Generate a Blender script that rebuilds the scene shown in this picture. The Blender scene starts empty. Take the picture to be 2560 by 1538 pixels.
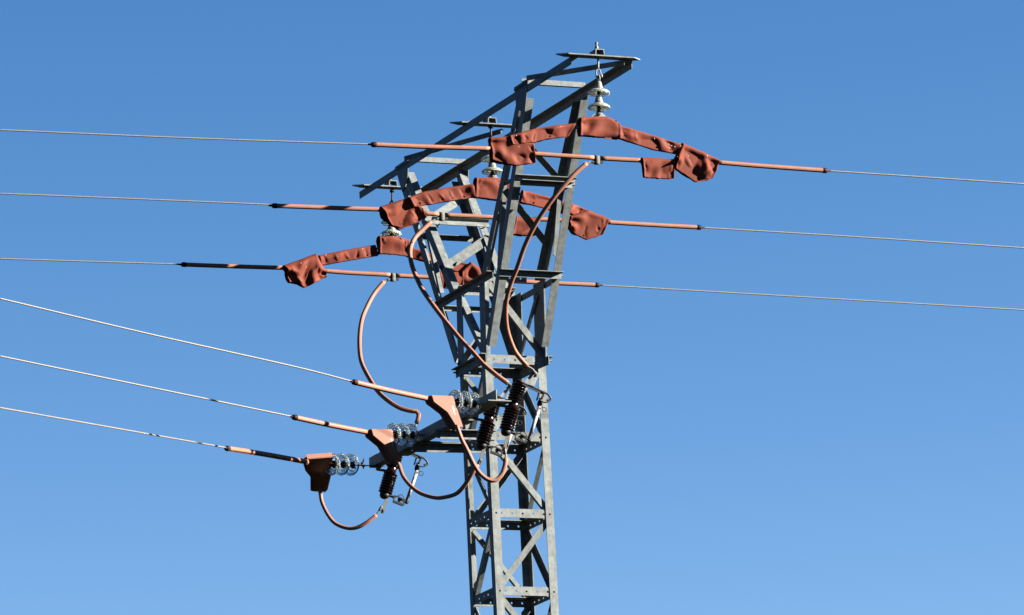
import bpy, bmesh, math, random
from mathutils import Vector as V, Matrix, noise
sc = bpy.context.scene
col = sc.collection
random.seed(7)

# ------------------------------------------------------------------ camera
# tower frame: X along the line, Y along the cross-arm (away), Z up, metres; 0 = top of the cross-arm
CAM = V((-25.379, -58.661, -16.607)); YAW, PITCH, ROLL, FPX = 0.41059, 0.22171, -0.04995, 14047.7
PW, PH = 2560.0, 1538.0
FWD = V((math.sin(YAW)*math.cos(PITCH), math.cos(YAW)*math.cos(PITCH), math.sin(PITCH)))
_r = V((math.cos(YAW), -math.sin(YAW), 0)); _u = _r.cross(FWD)
RGT = _r*math.cos(ROLL)+_u*math.sin(ROLL); UPV = _u*math.cos(ROLL)-_r*math.sin(ROLL)
cd = bpy.data.cameras.new('camera'); cam = bpy.data.objects.new('camera', cd); col.objects.link(cam)
m3 = Matrix((RGT, UPV, -FWD)).transposed()
cam.matrix_world = Matrix.Translation(CAM) @ m3.to_4x4()
cd.sensor_width = 36.0; cd.lens = FPX/PW*36.0; cd.clip_end = 20000; cd.clip_start = 0.5
sc.camera = cam

# ------------------------------------------------------------------ light
SUN = V((0.87, -0.45, 0.38)).normalized()
SKYC = [(2.25, .358, .57), (1.5, .302, 1.19), (1.2, .335, 2.2)]
w = bpy.data.worlds.new("World"); sc.world = w; w.use_nodes = True
nt = w.node_tree; bg = nt.nodes['Background']
sky = nt.nodes.new('ShaderNodeTexSky'); sky.sky_type = 'NISHITA'; sky.sun_disc = False
sky.sun_elevation = math.asin(SUN.z); sky.sun_rotation = math.atan2(SUN.x, SUN.y)
sky.altitude = 0; sky.air_density = 0.7; sky.dust_density = 0.0; sky.ozone_density = 4.5
sp = nt.nodes.new('ShaderNodeSeparateColor'); cb = nt.nodes.new('ShaderNodeCombineColor'); nt.links.new(sky.outputs[0], sp.inputs[0])
for k, (pw_, ml, mx_) in enumerate(SKYC):                 # grade of the sky's three channels: a deeper, cleaner blue
    p1 = nt.nodes.new('ShaderNodeMath'); p1.operation = 'POWER'; p1.inputs[1].default_value = pw_; nt.links.new(sp.outputs[k], p1.inputs[0])
    p2 = nt.nodes.new('ShaderNodeMath'); p2.operation = 'MULTIPLY'; p2.inputs[1].default_value = ml; nt.links.new(p1.outputs[0], p2.inputs[0])
    p3 = nt.nodes.new('ShaderNodeMath'); p3.operation = 'MINIMUM'; p3.inputs[1].default_value = mx_; nt.links.new(p2.outputs[0], p3.inputs[0])     # caps the horizon glow to cut skylight on shaded faces
    nt.links.new(p3.outputs[0], cb.inputs[k])
nt.links.new(cb.outputs[0], bg.inputs[0]); bg.inputs[1].default_value = 0.05
sd = bpy.data.lights.new('sun', 'SUN'); sd.energy = 5.0; sd.angle = math.radians(0.5); sd.color = (1.0, 0.93, 0.84)
so = bpy.data.objects.new('sun', sd); col.objects.link(so)
so.rotation_euler = SUN.to_track_quat('Z', 'Y').to_euler()
sc.view_settings.view_transform = 'Standard'; sc.view_settings.look = 'None'
sc.view_settings.exposure = 3.0; sc.view_settings.gamma = 1.0

# ------------------------------------------------------------------ measuring helpers
def on(px, py, P0, n):
    v = RGT*((px-PW/2)/FPX) - UPV*((py-PH/2)/FPX) + FWD
    n = V(n); t = ((V(P0)-CAM).dot(n))/v.dot(n)
    return CAM + v*t
def atY(px, py, Y): return on(px, py, (0, Y, 0), (0, 1, 0))
def atX(px, py, X): return on(px, py, (X, 0, 0), (1, 0, 0))
def atZ(px, py, Z): return on(px, py, (0, 0, Z), (0, 0, 1))
def left(px, py, off=0): return on(px, py, (-.377+off, 0, -2.9), (1, 0, -.0231))
def right(px, py, off=0): return on(px, py, (.377+off, 0, -2.9), (1, 0, -.0217))

# ------------------------------------------------------------------ materials
def mat(name, color, rough=.5, metal=0.0, var=0.0, scale=8.0, bump=0.0, bscale=60.0, col2=None, spec=.5, thr=(.35, .65), **kw):
    m = bpy.data.materials.new(name); m.use_nodes = True
    n = m.node_tree.nodes; l = m.node_tree.links; b = n['Principled BSDF']
    b.inputs['Base Color'].default_value = (*color, 1); b.inputs['Roughness'].default_value = rough
    b.inputs['Metallic'].default_value = metal; b.inputs['Specular IOR Level'].default_value = spec
    for k, v in kw.items(): b.inputs[k.replace('_', ' ')].default_value = v
    tc = n.new('ShaderNodeTexCoord')
    if var or col2:
        tx = n.new('ShaderNodeTexNoise'); tx.inputs['Scale'].default_value = scale; tx.inputs['Detail'].default_value = 6; tx.inputs['Roughness'].default_value = .62
        l.new(tc.outputs['Object'], tx.inputs['Vector'])
        rp = n.new('ShaderNodeValToRGB'); rp.color_ramp.elements[0].position = thr[0]; rp.color_ramp.elements[1].position = thr[1]
        c2 = col2 or tuple(c*(1-var) for c in color); c1 = color if col2 else tuple(min(1, c*(1+var*.5)) for c in color)
        rp.color_ramp.elements[0].color = (*c2, 1); rp.color_ramp.elements[1].color = (*c1, 1)
        l.new(tx.outputs['Fac'], rp.inputs['Fac']); l.new(rp.outputs['Color'], b.inputs['Base Color'])
        mr = n.new('ShaderNodeMapRange'); mr.inputs['To Min'].default_value = max(0, rough-.1); mr.inputs['To Max'].default_value = min(1, rough+.12)
        l.new(tx.outputs['Fac'], mr.inputs['Value']); l.new(mr.outputs['Result'], b.inputs['Roughness'])
    if bump:
        t2 = n.new('ShaderNodeTexNoise'); t2.inputs['Scale'].default_value = bscale; t2.inputs['Detail'].default_value = 3
        l.new(tc.outputs['Object'], t2.inputs['Vector'])
        bp = n.new('ShaderNodeBump'); bp.inputs['Strength'].default_value = bump; bp.inputs['Distance'].default_value = .01
        l.new(t2.outputs['Fac'], bp.inputs['Height']); l.new(bp.outputs['Normal'], b.inputs['Normal'])
    return m
STEEL = mat('galvanised_steel', (.085, .0935, .090), .6, .0, .34, 12, .15, 30, spec=.10, thr=(.3, .62))
STEEL2 = mat('weathered_steel', (.055, .055, .048), .6, .0, .35, 22, .2, 40, spec=.10)
LUG = mat('dull_lug', (.05, .05, .046), .6, .1, .3, 40, spec=.15)
BOLT = mat('bolt_steel', (.075, .07, .062), .5, .3, .3, 60, spec=.2)
DARK = mat('dark_iron_and_shade', (.005, .005, .0045), .5, .0, .3, 50, spec=.12)
CAPM = mat('zinc_cap', (.095, .098, .093), .5, .0, .35, 30, .15, 60, spec=.2)
COVER = mat('rubber_cover', (.080, .0180, .0098), .68, 0, .12, 7, .10, 25, spec=.06)
SLEEVE = mat('insulating_sleeve', (.140, .064, .040), .5, 0, .10, 9, .05, 30, spec=.10)
BOX = mat('clamp_plastic', (.120, .056, .040), .6, 0, .08, 5, spec=.04)
TAPE = mat('tape', (.004, .0035, .0035), .6, 0, .4, 60, .15, 60, spec=.08)
REDTAPE = mat('red_tape', (.020, .005, .0035), .6, 0, .6, 50, .15, 60, spec=.08)
WIRE = mat('aluminium_strand', (.085, .08, .070), .55, .1, .2, 30, spec=.2)
HOLE = mat('rivet_black', (.0012, .0012, .0012), .8, spec=0)
WHITE = mat('white_print', (.30, .29, .27), .6)
PORC = mat('brown_porcelain', (.0035, .0008, .0007), .09, 0, .3, 14, spec=.4)
BANDP = mat('porcelain_band', (.010, .0018, .0016), .2, 0, .2, 14, spec=.2)
TUBEM = mat('fuse_tube', (.20, .19, .175), .35, 0, col2=(.018, .012, .009), scale=16, thr=(.42, .47), spec=.2)
GLASS_A = mat('sunlit_glass', (.72, .74, .62), .05, 0, Transmission_Weight=.86, IOR=1.5)  # clear glass; whitish scatter of the sun put into tint and transmission
GLASS_B = mat('clear_glass', (.85, .88, .84), .03, 0, Transmission_Weight=.95, IOR=1.45)
def member_variation(m, lo=.84, hi=1.16):
    n = m.node_tree.nodes; l = m.node_tree.links; b = n['Principled BSDF']; src = b.inputs['Base Color'].links[0].from_socket
    oi = n.new('ShaderNodeObjectInfo'); mr = n.new('ShaderNodeMapRange'); mr.inputs['To Min'].default_value = lo; mr.inputs['To Max'].default_value = hi
    l.new(oi.outputs['Random'], mr.inputs['Value'])
    tc = n.new('ShaderNodeTexCoord'); mp = n.new('ShaderNodeMapping'); mp.inputs['Scale'].default_value = (26, 26, 2.2)
    ns = n.new('ShaderNodeTexNoise'); ns.inputs['Scale'].default_value = 1.0; ns.inputs['Detail'].default_value = 4
    l.new(tc.outputs['Object'], mp.inputs['Vector']); l.new(mp.outputs[0], ns.inputs['Vector'])
    m2 = n.new('ShaderNodeMapRange'); m2.inputs['From Min'].default_value = .3; m2.inputs['From Max'].default_value = .7; m2.inputs['To Min'].default_value = .88; m2.inputs['To Max'].default_value = 1.12
    l.new(ns.outputs['Fac'], m2.inputs['Value'])
    mm = n.new('ShaderNodeMath'); mm.operation = 'MULTIPLY'; l.new(mr.outputs[0], mm.inputs[0]); l.new(m2.outputs[0], mm.inputs[1])
    vm = n.new('ShaderNodeVectorMath'); vm.operation = 'SCALE'; l.new(src, vm.inputs[0]); l.new(mm.outputs[0], vm.inputs['Scale']); l.new(vm.outputs[0], b.inputs['Base Color'])
member_variation(STEEL); member_variation(COVER, .85, 1.1)
CONC = mat('concrete', (.10, .095, .085), .9, 0, .2, 3, .3, 20)
GROUND = mat('dry_field', (.012, .011, .007), .95, 0, col2=(.007, .009, .004), scale=.12, bump=.5, bscale=3, spec=0)

# ------------------------------------------------------------------ mesh helpers
def obj(name, bm, m, parent=None, smooth=False, mats=None):
    me = bpy.data.meshes.new(name)
    bmesh.ops.recalc_face_normals(bm, faces=bm.faces[:])
    bm.to_mesh(me); bm.free()
    for mm in (mats or [m]): me.materials.append(mm)
    if smooth:
        for p in me.polygons: p.use_smooth = True
    o = bpy.data.objects.new(name, me); col.objects.link(o)
    if parent:
        o.parent = parent
        o.matrix_parent_inverse = Matrix.Identity(4)
        o.location = -ROOTLOC[parent] if parent in ROOTLOC else (0, 0, 0)
    return o
ROOTLOC = {}
def thing(name, label, cat, loc=(0, 0, 0), group=None):
    o = bpy.data.objects.new(name, None); col.objects.link(o); o.location = loc; o.empty_display_size = .1
    ROOTLOC[o] = V(loc); tag(o, label, cat, group); return o
def tag(o, label, cat, group=None):
    o['label'] = label; o['category'] = cat
    if group: o['group'] = group
    return o
def ortho(d, ax):
    d = V(d); d = d - ax*d.dot(ax); return d.normalized()
def prism(bm, pts0, pts1):
    a = [bm.verts.new(p) for p in pts0]; b = [bm.verts.new(p) for p in pts1]; n = len(a)
    bm.faces.new(a); bm.faces.new(b[::-1])
    for i in range(n): bm.faces.new((a[i], a[(i+1) % n], b[(i+1) % n], b[i]))
def L(bm, p0, p1, da, db, wa=.09, wb=.09, t=.008):
    p0, p1 = V(p0), V(p1); ax = (p1-p0).normalized(); a = ortho(da, ax); b = ortho(db, ax); b = (b-a*b.dot(a)).normalized()
    prof = [(0, 0), (wa, 0), (wa, t), (t, t), (t, wb), (0, wb)]
    prism(bm, [p0+a*x+b*y for x, y in prof], [p1+a*x+b*y for x, y in prof])
def box(bm, c, ex, ey, ez, sx, sy, sz):
    c = V(c); ex, ey, ez = V(ex), V(ey), V(ez)
    q = [(-1, -1), (1, -1), (1, 1), (-1, 1)]
    prism(bm, [c+ex*(sx/2*i)+ey*(sy/2*j)-ez*(sz/2) for i, j in q], [c+ex*(sx/2*i)+ey*(sy/2*j)+ez*(sz/2) for i, j in q])
def plate(bm, pts, n, t):
    n = V(n).normalized(); prism(bm, [V(p)-n*t/2 for p in pts], [V(p)+n*t/2 for p in pts])
def bar(bm, p0, p1, wdir, wd, t):
    p0, p1 = V(p0), V(p1); ax = (p1-p0).normalized(); a = ortho(wdir, ax); n = ax.cross(a)
    pts = [p0-a*wd/2, p0+a*wd/2, p1+a*wd/2, p1-a*wd/2]; plate(bm, pts, n, t)
def lathe(bm, p0, axis, prof, seg=24, cap=True, mi=0):
    p0 = V(p0); ax = V(axis).normalized(); a = ax.orthogonal().normalized(); b = ax.cross(a); rings = []
    for r, h in prof:
        if r < 1e-6: rings.append([bm.verts.new(p0+ax*h)])
        else: rings.append([bm.verts.new(p0+ax*h+(a*math.cos(2*math.pi*k/seg)+b*math.sin(2*math.pi*k/seg))*r) for k in range(seg)])
    for i in range(len(rings)-1):
        A, B = rings[i], rings[i+1]
        for k in range(seg):
            k2 = (k+1) % seg
            if len(A) == 1 and len(B) == 1: continue
            if len(A) == 1: f = bm.faces.new((A[0], B[k], B[k2]))
            elif len(B) == 1: f = bm.faces.new((A[k], A[k2], B[0]))
            else: f = bm.faces.new((A[k], A[k2], B[k2], B[k]))
            f.material_index = mi
    if cap:
        for R_ in (rings[0], rings[-1]):
            if len(R_) > 2: bm.faces.new(R_)
def cyl(bm, p0, p1, r, seg=16):
    p0, p1 = V(p0), V(p1); d = p1-p0; lathe(bm, p0, d, [(r, 0), (r, d.length)], seg)
def hexbolt(bm, p, n, r=.016, h=.014, stud=.03):
    n = V(n).normalized(); lathe(bm, V(p), n, [(r, -.002), (r, h)], 6); lathe(bm, V(p)+n*h, n, [(r*.5, 0), (r*.5, stud)], 8)
def resample(pts, step):
    P = [V(p) for p in pts]; P = [P[0]*2-P[1]]+P+[P[-1]*2-P[-2]]; out = []
    for i in range(1, len(P)-2):
        p0, p1, p2, p3 = P[i-1:i+3]; n = max(1, int((p2-p1).length/step))
        for k in range(n):
            t = k/n
            out.append(.5*((2*p1)+(p2-p0)*t+(2*p0-5*p1+4*p2-p3)*t*t+(3*p1-p0-3*p2+p3)*t**3))
    out.append(P[-2]); return out
def sweep(bm, path, section, closed=False, twist=0.0, up=V((0, 0, 1)), capends=True, scale=None):
    n = len(path); rings = []; nrm = None; s = 0
    for i, p in enumerate(path):
        if closed: t = (path[(i+1) % n]-path[i-1]).normalized()
        else: t = (path[min(i+1, n-1)]-path[max(i-1, 0)]).normalized()
        if nrm is None:
            nrm = ortho(up, t) if abs(up.dot(t)) < .98 else ortho(V((1, 0, 0)), t)
        else: nrm = ortho(nrm, t)
        b = t.cross(nrm)
        if i: s += (p-path[i-1]).length
        a = twist*s; k = scale(i/(n-1)) if scale else 1
        rings.append([bm.verts.new(p+(nrm*(math.sin(a)*x+math.cos(a)*y)+b*(math.cos(a)*x-math.sin(a)*y))*k) for x, y in section])
    m = len(section)
    for i in range(n if closed else n-1):
        A, B = rings[i], rings[(i+1) % n]
        for k in range(m): bm.faces.new((A[k], A[(k+1) % m], B[(k+1) % m], B[k]))
    if not closed and capends: bm.faces.new(rings[0]); bm.faces.new(rings[-1][::-1])
def circ(r, n=14): return [(r*math.cos(2*math.pi*k/n), r*math.sin(2*math.pi*k/n)) for k in range(n)]
def seam(r, n=26):       # round hose with a raised, grooved seam along one side
    out = []
    for k in range(n):
        a = 2*math.pi*k/n; q = 1.0
        if k == 0: q = .55
        if k in (1, n-1): q = 1.16
        out.append((r*q*math.cos(a), r*q*math.sin(a)))
    return out
def strand(r, lobes=7, per=4):
    n = lobes*per; return [(r*(1-.09*(.5-.5*math.cos(lobes*2*math.pi*k/n)))*math.cos(2*math.pi*k/n), r*(1-.09*(.5-.5*math.cos(lobes*2*math.pi*k/n)))*math.sin(2*math.pi*k/n)) for k in range(n)]
def perf(bm, p0, p1, up, wd, t, holes, hr=.0125):
    """flat strip from p0 to p1 rising wd along up, with round holes at distances `holes`"""
    p0, p1 = V(p0), V(p1); ln = (p1-p0).length; u = (p1-p0)/ln; v = ortho(up, u); n = u.cross(v)
    holes = sorted(h for h in holes if hr*1.5 < h < ln-hr*1.5)
    if not holes:
        plate(bm, [p0, p1, p1+v*wd, p0+v*wd], n, t); return
    cuts = [0]+[(a+b)/2 for a, b in zip(holes, holes[1:])]+[ln]
    for h, a, b in zip(holes, cuts, cuts[1:]):
        cx, cy = h, wd/2
        an = [2*math.pi*k/14 for k in range(14)]+[math.atan2(y-cy, x-cx) % (2*math.pi) for x in (a, b) for y in (0, wd)]
        an = sorted(set(round(q, 6) for q in an)); ring = []
        for q in an:
            c, s = math.cos(q), math.sin(q)
            tx = ((b-cx) if c > 0 else (a-cx))/c if abs(c) > 1e-9 else 1e9
            ty = ((wd-cy) if s > 0 else -cy)/s if abs(s) > 1e-9 else 1e9
            k = min(tx, ty); vs = []
            for side in (-t/2, t/2):
                vs.append((bm.verts.new(p0+u*(cx+c*hr)+v*(cy+s*hr)+n*side), bm.verts.new(p0+u*(cx+c*k)+v*(cy+s*k)+n*side)))
            ring.append((vs, (cx+c*k, cy+s*k)))
        for i in range(len(ring)):
            (A, pa), (B, pb) = ring[i], ring[(i+1) % len(ring)]
            bm.faces.new((A[0][0], A[0][1], B[0][1], B[0][0])); bm.faces.new((A[1][0], B[1][0], B[1][1], A[1][1]))
            bm.faces.new((A[0][0], B[0][0], B[1][0], A[1][0]))
            inner = (abs(pa[0]-a) < 1e-6 and abs(pb[0]-a) < 1e-6 and a > 0) or (abs(pa[0]-b) < 1e-6 and abs(pb[0]-b) < 1e-6 and b < ln)
            if not inner: bm.faces.new((A[0][1], A[1][1], B[1][1], B[0][1]))
X, Y, Z = V((1, 0, 0)), V((0, 1, 0)), V((0, 0, 1))

# ------------------------------------------------------------------ ground
GZ = -18.2
bm = bmesh.new(); N = 60; S = 6000
vv = [[bm.verts.new((((i/N*2-1)**3)*S, ((j/N*2-1)**3)*S, GZ-.12+.12*math.sin(i*1.7)*math.cos(j*1.3))) for j in range(N+1)] for i in range(N+1)]
for i in range(N):
    for j in range(N): bm.faces.new((vv[i][j], vv[i+1][j], vv[i+1][j+1], vv[i][j+1]))
g = obj('ground', bm, GROUND); g['kind'] = 'structure'

# ================================================================== lattice tower
T = thing('lattice_tower', 'grey galvanised lattice steel tower with flared head and long top cross-arm', 'pylon', (0, 0, GZ))
def part(name, bm, m=STEEL, smooth=False): return obj(name, bm, m, T, smooth)
W0 = .3773
def wz(z): return W0-.0016*z + (max(0, -7.5-z)*.035)
RINGS = [-2.9013, -3.8076, -4.7114, -5.6197]+[-5.6197-.907*k for k in range(1, 14)]
RINGS = [z for z in RINGS if z > GZ+.5]
zs = [-2.86]+[-7.5, GZ+.1]
for sx in (-1, 1):
    for sy in (-1, 1):
        bm = bmesh.new()
        for z0, z1 in zip(zs, zs[1:]):
            a, b = wz(z0), wz(z1)
            if sy < 0 and z0 > -3:
                P0_, P1_ = V((sx*a, -a+.005, z0)), V((sx*b, -b+.005, z1))
                perf(bm, P0_, P1_, (-sx, 0, 0), .098, .010, [z0-z for z in RINGS if z > -7.4 and z < -3])
                bar(bm, P0_+V((-sx*.005, .054, 0)), P1_+V((-sx*.005, .054, 0)), Y, .088, .010)
                continue
            L(bm, (sx*a, sy*a, z0), (sx*b, sy*b, z1), (-sx, 0, 0), (0, -sy, 0), .098, .098, .010)
        part('leg', bm)
        fb = bmesh.new(); b = wz(GZ)
        lathe(fb, (sx*b, sy*b, GZ-.3), Z, [(.33, 0), (.33, .45), (.28, .5)], 20)
        part('foundation', fb, CONC)
# horizontal rings of perforated angle: vertical flange with holes, flange at top pointing inwards
for k, z in enumerate(RINGS):
    w_ = wz(z)-.012; hgt = .095
    full = k < 5
    for fx, fy in ((0, -1), (0, 1), (-1, 0), (1, 0)):
        bm = bmesh.new(); tng = V((abs(fy), abs(fx), 0)); nrm = V((fx, fy, 0))
        ext0 = 0.0
        if k == 1 and fx == 0: ext0 = .66              # these two carry the tap-off bar
        p0 = nrm*w_-tng*(w_-.008+ext0)+Z*(z-.047); p1 = nrm*w_+tng*(w_-.008)+Z*(z-.047)
        hl = [.10+.132*i+ext0 % .132 for i in range(int((2*w_+ext0)/.132))]
        if full: perf(bm, p0, p1, Z, hgt, .007, hl)
        else: bar(bm, p0+Z*hgt/2, p1+Z*hgt/2, Z, hgt, .007)
        inn = -nrm
        c = (p0+p1)/2+Z*(hgt+.0045)+inn*.045
        box(bm, c, tng, inn, Z, (p1-p0).length-.02*(k != 1), .090, .007)
        part('horizontal_brace', bm)
# diagonals
for k in range(len(RINGS)-1):
    z0, z1 = RINGS[k], RINGS[k+1]; a, b = wz(z0)-.02, wz(z1)-.02; o = .05
    s = 1 if k % 2 == 0 else -1
    zt, zb = z0-.075, z1+.06
    for fc in range(4):
        bm = bmesh.new(); ai, bi = a-.05, b-.05
        if fc == 0: P0, P1, n = (s*ai, -a, zt), (-s*bi, -b, zb), V((0, -1, 0))       # near face
        if fc == 1: P0, P1, n = (-s*ai, a, zt), (s*bi, b, zb), V((0, 1, 0))          # far face
        if fc == 2: P0, P1, n = (-a, -s*ai, zt), (-b, s*bi, zb), V((-1, 0, 0))
        if fc == 3: P0, P1, n = (a, s*ai, zt), (b, -s*bi, zb), V((1, 0, 0))
        P0, P1 = V(P0), V(P1); ax = (P1-P0).normalized(); side = n.cross(ax)
        if side.z < 0: side = -side
        L(bm, P0-side*.035, P1-side*.035, side, -n, .07, .055, .006)
        part('diagonal_brace', bm)

# --- tower head: four wide legs between the lower ring and the waist ring, splayed inner and outer struts up to the cross-arm
ZD, ZE = -2.90, -1.83
def lx(z): return -.377+.0231*(z+2.9)
def rx(z): return .377+.0217*(z+2.9)
for sx, fx in ((-1, lx), (1, rx)):
    for sy in (-1, 1):
        bm = bmesh.new()
        c0 = V((fx(ZD)+sx*.004, sy*(W0+.055), ZD-.04)); c1 = V((fx(ZE)+sx*.004, sy*(W0+.055), ZE-.10))
        L(bm, c0, c1, (-sx, 0, 0), (0, -sy, 0), .05 if sx < 0 else (.018 if sy < 0 else .11), .17 if sx < 0 or sy > 0 else .33, .009); part('head_leg', bm)
# struts measured as corner lines on the side planes
A_near = [(1253, 470), (1209, 688)]; 
def strut(fn, q0, q1, sx, dY, wa=.09, wb=.115, name='splayed_strut', off=0.0):
    bm = bmesh.new(); L(bm, fn(*q0, off), fn(*q1, off), (-sx, 0, 0), (0, dY, 0), wa, wb, .009); return part(name, bm)
# outer struts (corner on the outside), near-left / near-right / far-left / far-right
strut(left, (1317, 246), (1223, 866), -1, 1)
strut(right, (1470, 252), (1372, 868), 1, 1)
strut(left, (993, 438), (1137, 908), -1, -1)
strut(right, (1146, 456), (1300, 925), 1, -1)
# inner struts (corner on the inside)
strut(left, (1296, 232), (1202, 692), -1, -1)
strut(right, (1450, 255), (1354, 702), 1, -1)
strut(left, (1018, 430), (1134, 722), -1, 1)
strut(right, (1162, 425), (1279, 733), 1, 1)
# lacing inside each side face of the splayed head
def lace(fn, q0, q1, sx, wa=.05, wb=.05, off=-.0):
    bm = bmesh.new(); L(bm, fn(*q0, off), fn(*q1, off), (0, 1, 0), (-sx, 0, 0), wa, wb, .005); part('diagonal_brace', bm)
for fn, sx, segs in ((left, -1, [((1258, 458), (1247, 664)), ((1067, 578), (1101, 732)), ((1289, 441), (1248, 460)), ((1044, 590), (1072, 577))]),
                     (right, 1, [((1405, 474), (1393, 640)), ((1218, 590), (1252, 744)), ((1440, 452), (1399, 471)), ((1195, 602), (1223, 588))])):
    for q0, q1 in segs: lace(fn, q0, q1, sx, off=-sx*.02)
lace(left, (1140, 726), (1207, 872), -1, .075, .075, off=.012)
lace(right, (1347, 742), (1303, 898), 1, .095, .02, off=-.012)
# gussets where struts meet the beams
for fn, pts, n in ((left, [(1286, 219), (1321, 196), (1313, 282), (1292, 274)], -1), (right, [(1436, 234), (1474, 212), (1463, 300), (1440, 292)], 1),
                (left, [(988, 418), (1021, 396), (1020, 447), (1006, 480)], -1), (right, [(1138, 428), (1172, 406), (1171, 456), (1156, 490)], 1)):
    bm = bmesh.new(); P = [fn(x, y, n*.013) for x, y in pts]; plate(bm, P, X, .010)
    for k, f in enumerate((.2, .4, .6, .8)): hexbolt(bm, P[0].lerp(P[1], f)-Z*.05, (n, 0, 0))
    part('gusset_plate', bm)
# rings of outward angles around the splayed head: waist ring, upper ring, lower ring
def outring(px0, px1, plane, outd, ext=.0, wa=.075, wb=.08, name='horizontal_brace'):
    bm = bmesh.new(); a, b = plane(*px0), plane(*px1); ax = (b-a).normalized(); a = a-ax*ext; b = b+ax*ext
    L(bm, a, b, (0, 0, -1), outd, wa, wb, .008); return part(name, bm), a, b
Pn = left(1249, 676); YE = Pn.y-.015
outring((1233, 677), (1092, 762), lambda x, y: left(x, y, -.012), (-1, 0, 0))
outring((1393, 688), (1243, 771), lambda x, y: right(x, y, .012), (1, 0, 0))
def ring_y(z, y, outd, x0=-.42, x1=.46, wa=.075, wb=.08):
    bm = bmesh.new(); L(bm, (x0, y, z), (x1, y, z), (0, 0, -1), outd, wa, wb, .008); return part('horizontal_brace', bm)
ring_y(Pn.z, YE, (0, -1, 0), -.37, .41)
ring_y(Pn.z-.02, -YE, (0, -1, 0), -.36, .41, .06, .05)
Pf = left(1292, 440); YF = Pf.y-.012
ring_y(Pf.z, YF, (0, -1, 0), -.37, .385)
Pg = left(1076, 551); 
bm = bmesh.new(); L(bm, (-.33, Pg.y-.02, Pg.z), (.40, Pg.y-.02, Pg.z), (0, -.61, -.79), (0, -.79, .61), .085, .058, .008); part('horizontal_brace', bm)
# flat bars a little lower, on the inner struts; top flange added to shade them
for q0, q1 in (((1300, 458), (1388, 466)), ((1056, 594), (1222, 603))):
    bm = bmesh.new(); p0 = left(*q0); p1 = V((rx(p0.z)-.10, p0.y, p0.z)); L(bm, p0+Z*.03, p1+Z*.03, -Z, -Y, .055, .075, .006); part('horizontal_brace', bm)
# waist plates at the top of the square body
for sy in (-1, 1):
    bm = bmesh.new(); perf(bm, (-.36, sy*(W0-.01), ZE-.14), (.20 if sy < 0 else .36, sy*(W0-.01), ZE-.14), Z, .09, .007, [.08+.135*i for i in range(5)])
    if sy > 0: box(bm, (0, sy*(W0-.01)-.035, ZE-.045), X, Y, Z, .72, .07, .007)
    part('horizontal_brace', bm)
# lower collar: outward angles just above the lower ring
for sx in (-1, 1):
    bm = bmesh.new(); fx = lx(ZD) if sx < 0 else rx(ZD)
    L(bm, (fx+sx*.014, -.45, ZD+.05), (fx+sx*.014, .46, ZD+.05), (0, 0, -1), (sx, 0, 0), .10, .065, .009)
    for yy in (-.40, .40): hexbolt(bm, (fx+sx*.016, yy, ZD+.0), (sx, 0, 0), .02, .02, .04)
    part('collar_angle', bm)
# head diagonals, near and far face
for q in (((-.36, -W0+.01, ZE-.12), (.36, -W0+.01, ZD+.03)), ((.36, W0-.01, ZE-.06), (-.36, W0-.01, ZD+.05))):
    bm = bmesh.new(); L(bm, q[0], q[1], (0, 0, 1), (0, 1 if q[0][1] < 0 else -1, 0), .075, .05, .006); part('diagonal_brace', bm)
# diagonals between the far struts and the near struts (faces leaning outwards)
NFAR = V((0, -.79, .61)); NNEAR = V((0, -.79, -.61))
def leanb(q0, f0, q1, f1, n, wa=.095, wb=.03):
    a, b = f0(*q0), f1(*q1); ax = (b-a).normalized(); up = n.cross(ax)
    if up.z < 0: up = -up
    bm = bmesh.new(); L(bm, a+up*wa/2, b+up*wa/2, -up, n, wa, wb, .007); part('diagonal_brace', bm)
leanb((1106, 677), left, (1224, 597), right, NFAR, .11, .04)
leanb((1068, 555), left, (1170, 490), right, NFAR, .09, .035)
leanb((1283, 320), left, (1392, 442), right, NNEAR, .075, .02)
leanb((1262, 475), left, (1368, 612), right, NNEAR, .08, .02)
# bolts with their own shadows on the far ring
for q in ((1085, 566), (1213, 575), (1126, 664), (1215, 593)):
    bm = bmesh.new(); p = left(*q) if q[0] < 1150 else right(*q); hexbolt(bm, V((p.x+(.04 if q[0] < 1150 else -.04), p.y-.02, p.z)), (0, -1, .25), .02, .02, .05); part('bolt', bm, BOLT)

# --- cross-arm: two long angle beams, plan bracing, cross struts
XL, XR = -.325, .435; YN, YFAR = -3.10, 3.40
def tz(y): return .0065*y
for x, s_ in ((XL, 1), (XR, -1)):
    bm = bmesh.new(); L(bm, (x, YN, tz(YN)), (x, YFAR, tz(YFAR)), (0, 0, -1), (s_, 0, 0), .088, .088, .009)
    for yy in (-3.04, 0, 3.14): hexbolt(bm, (x+s_*.045, yy, tz(yy)+.014), Z, .020, .014, .016)
    part('crossarm_beam', bm)
for q in ((1305, 203), (1012, 396)):
    p = atZ(*q, .03); bm = bmesh.new(); L(bm, (XL-.05, p.y, .002), (XR-.02, p.y, .002), (0, 0, 1), (0, 1, 0), .060, .05, .006); part('horizontal_brace', bm)
for q0, q1 in (((1316, 189), (1560, 150)), ((1010, 391), (1252, 322))):
    a, b = atZ(*q0, -.03), atZ(*q1, -.03); bm = bmesh.new(); L(bm, a, b, (0, 0, -1), (0, 1, 0), .06, .05, .006); part('diagonal_brace', bm)
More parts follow.
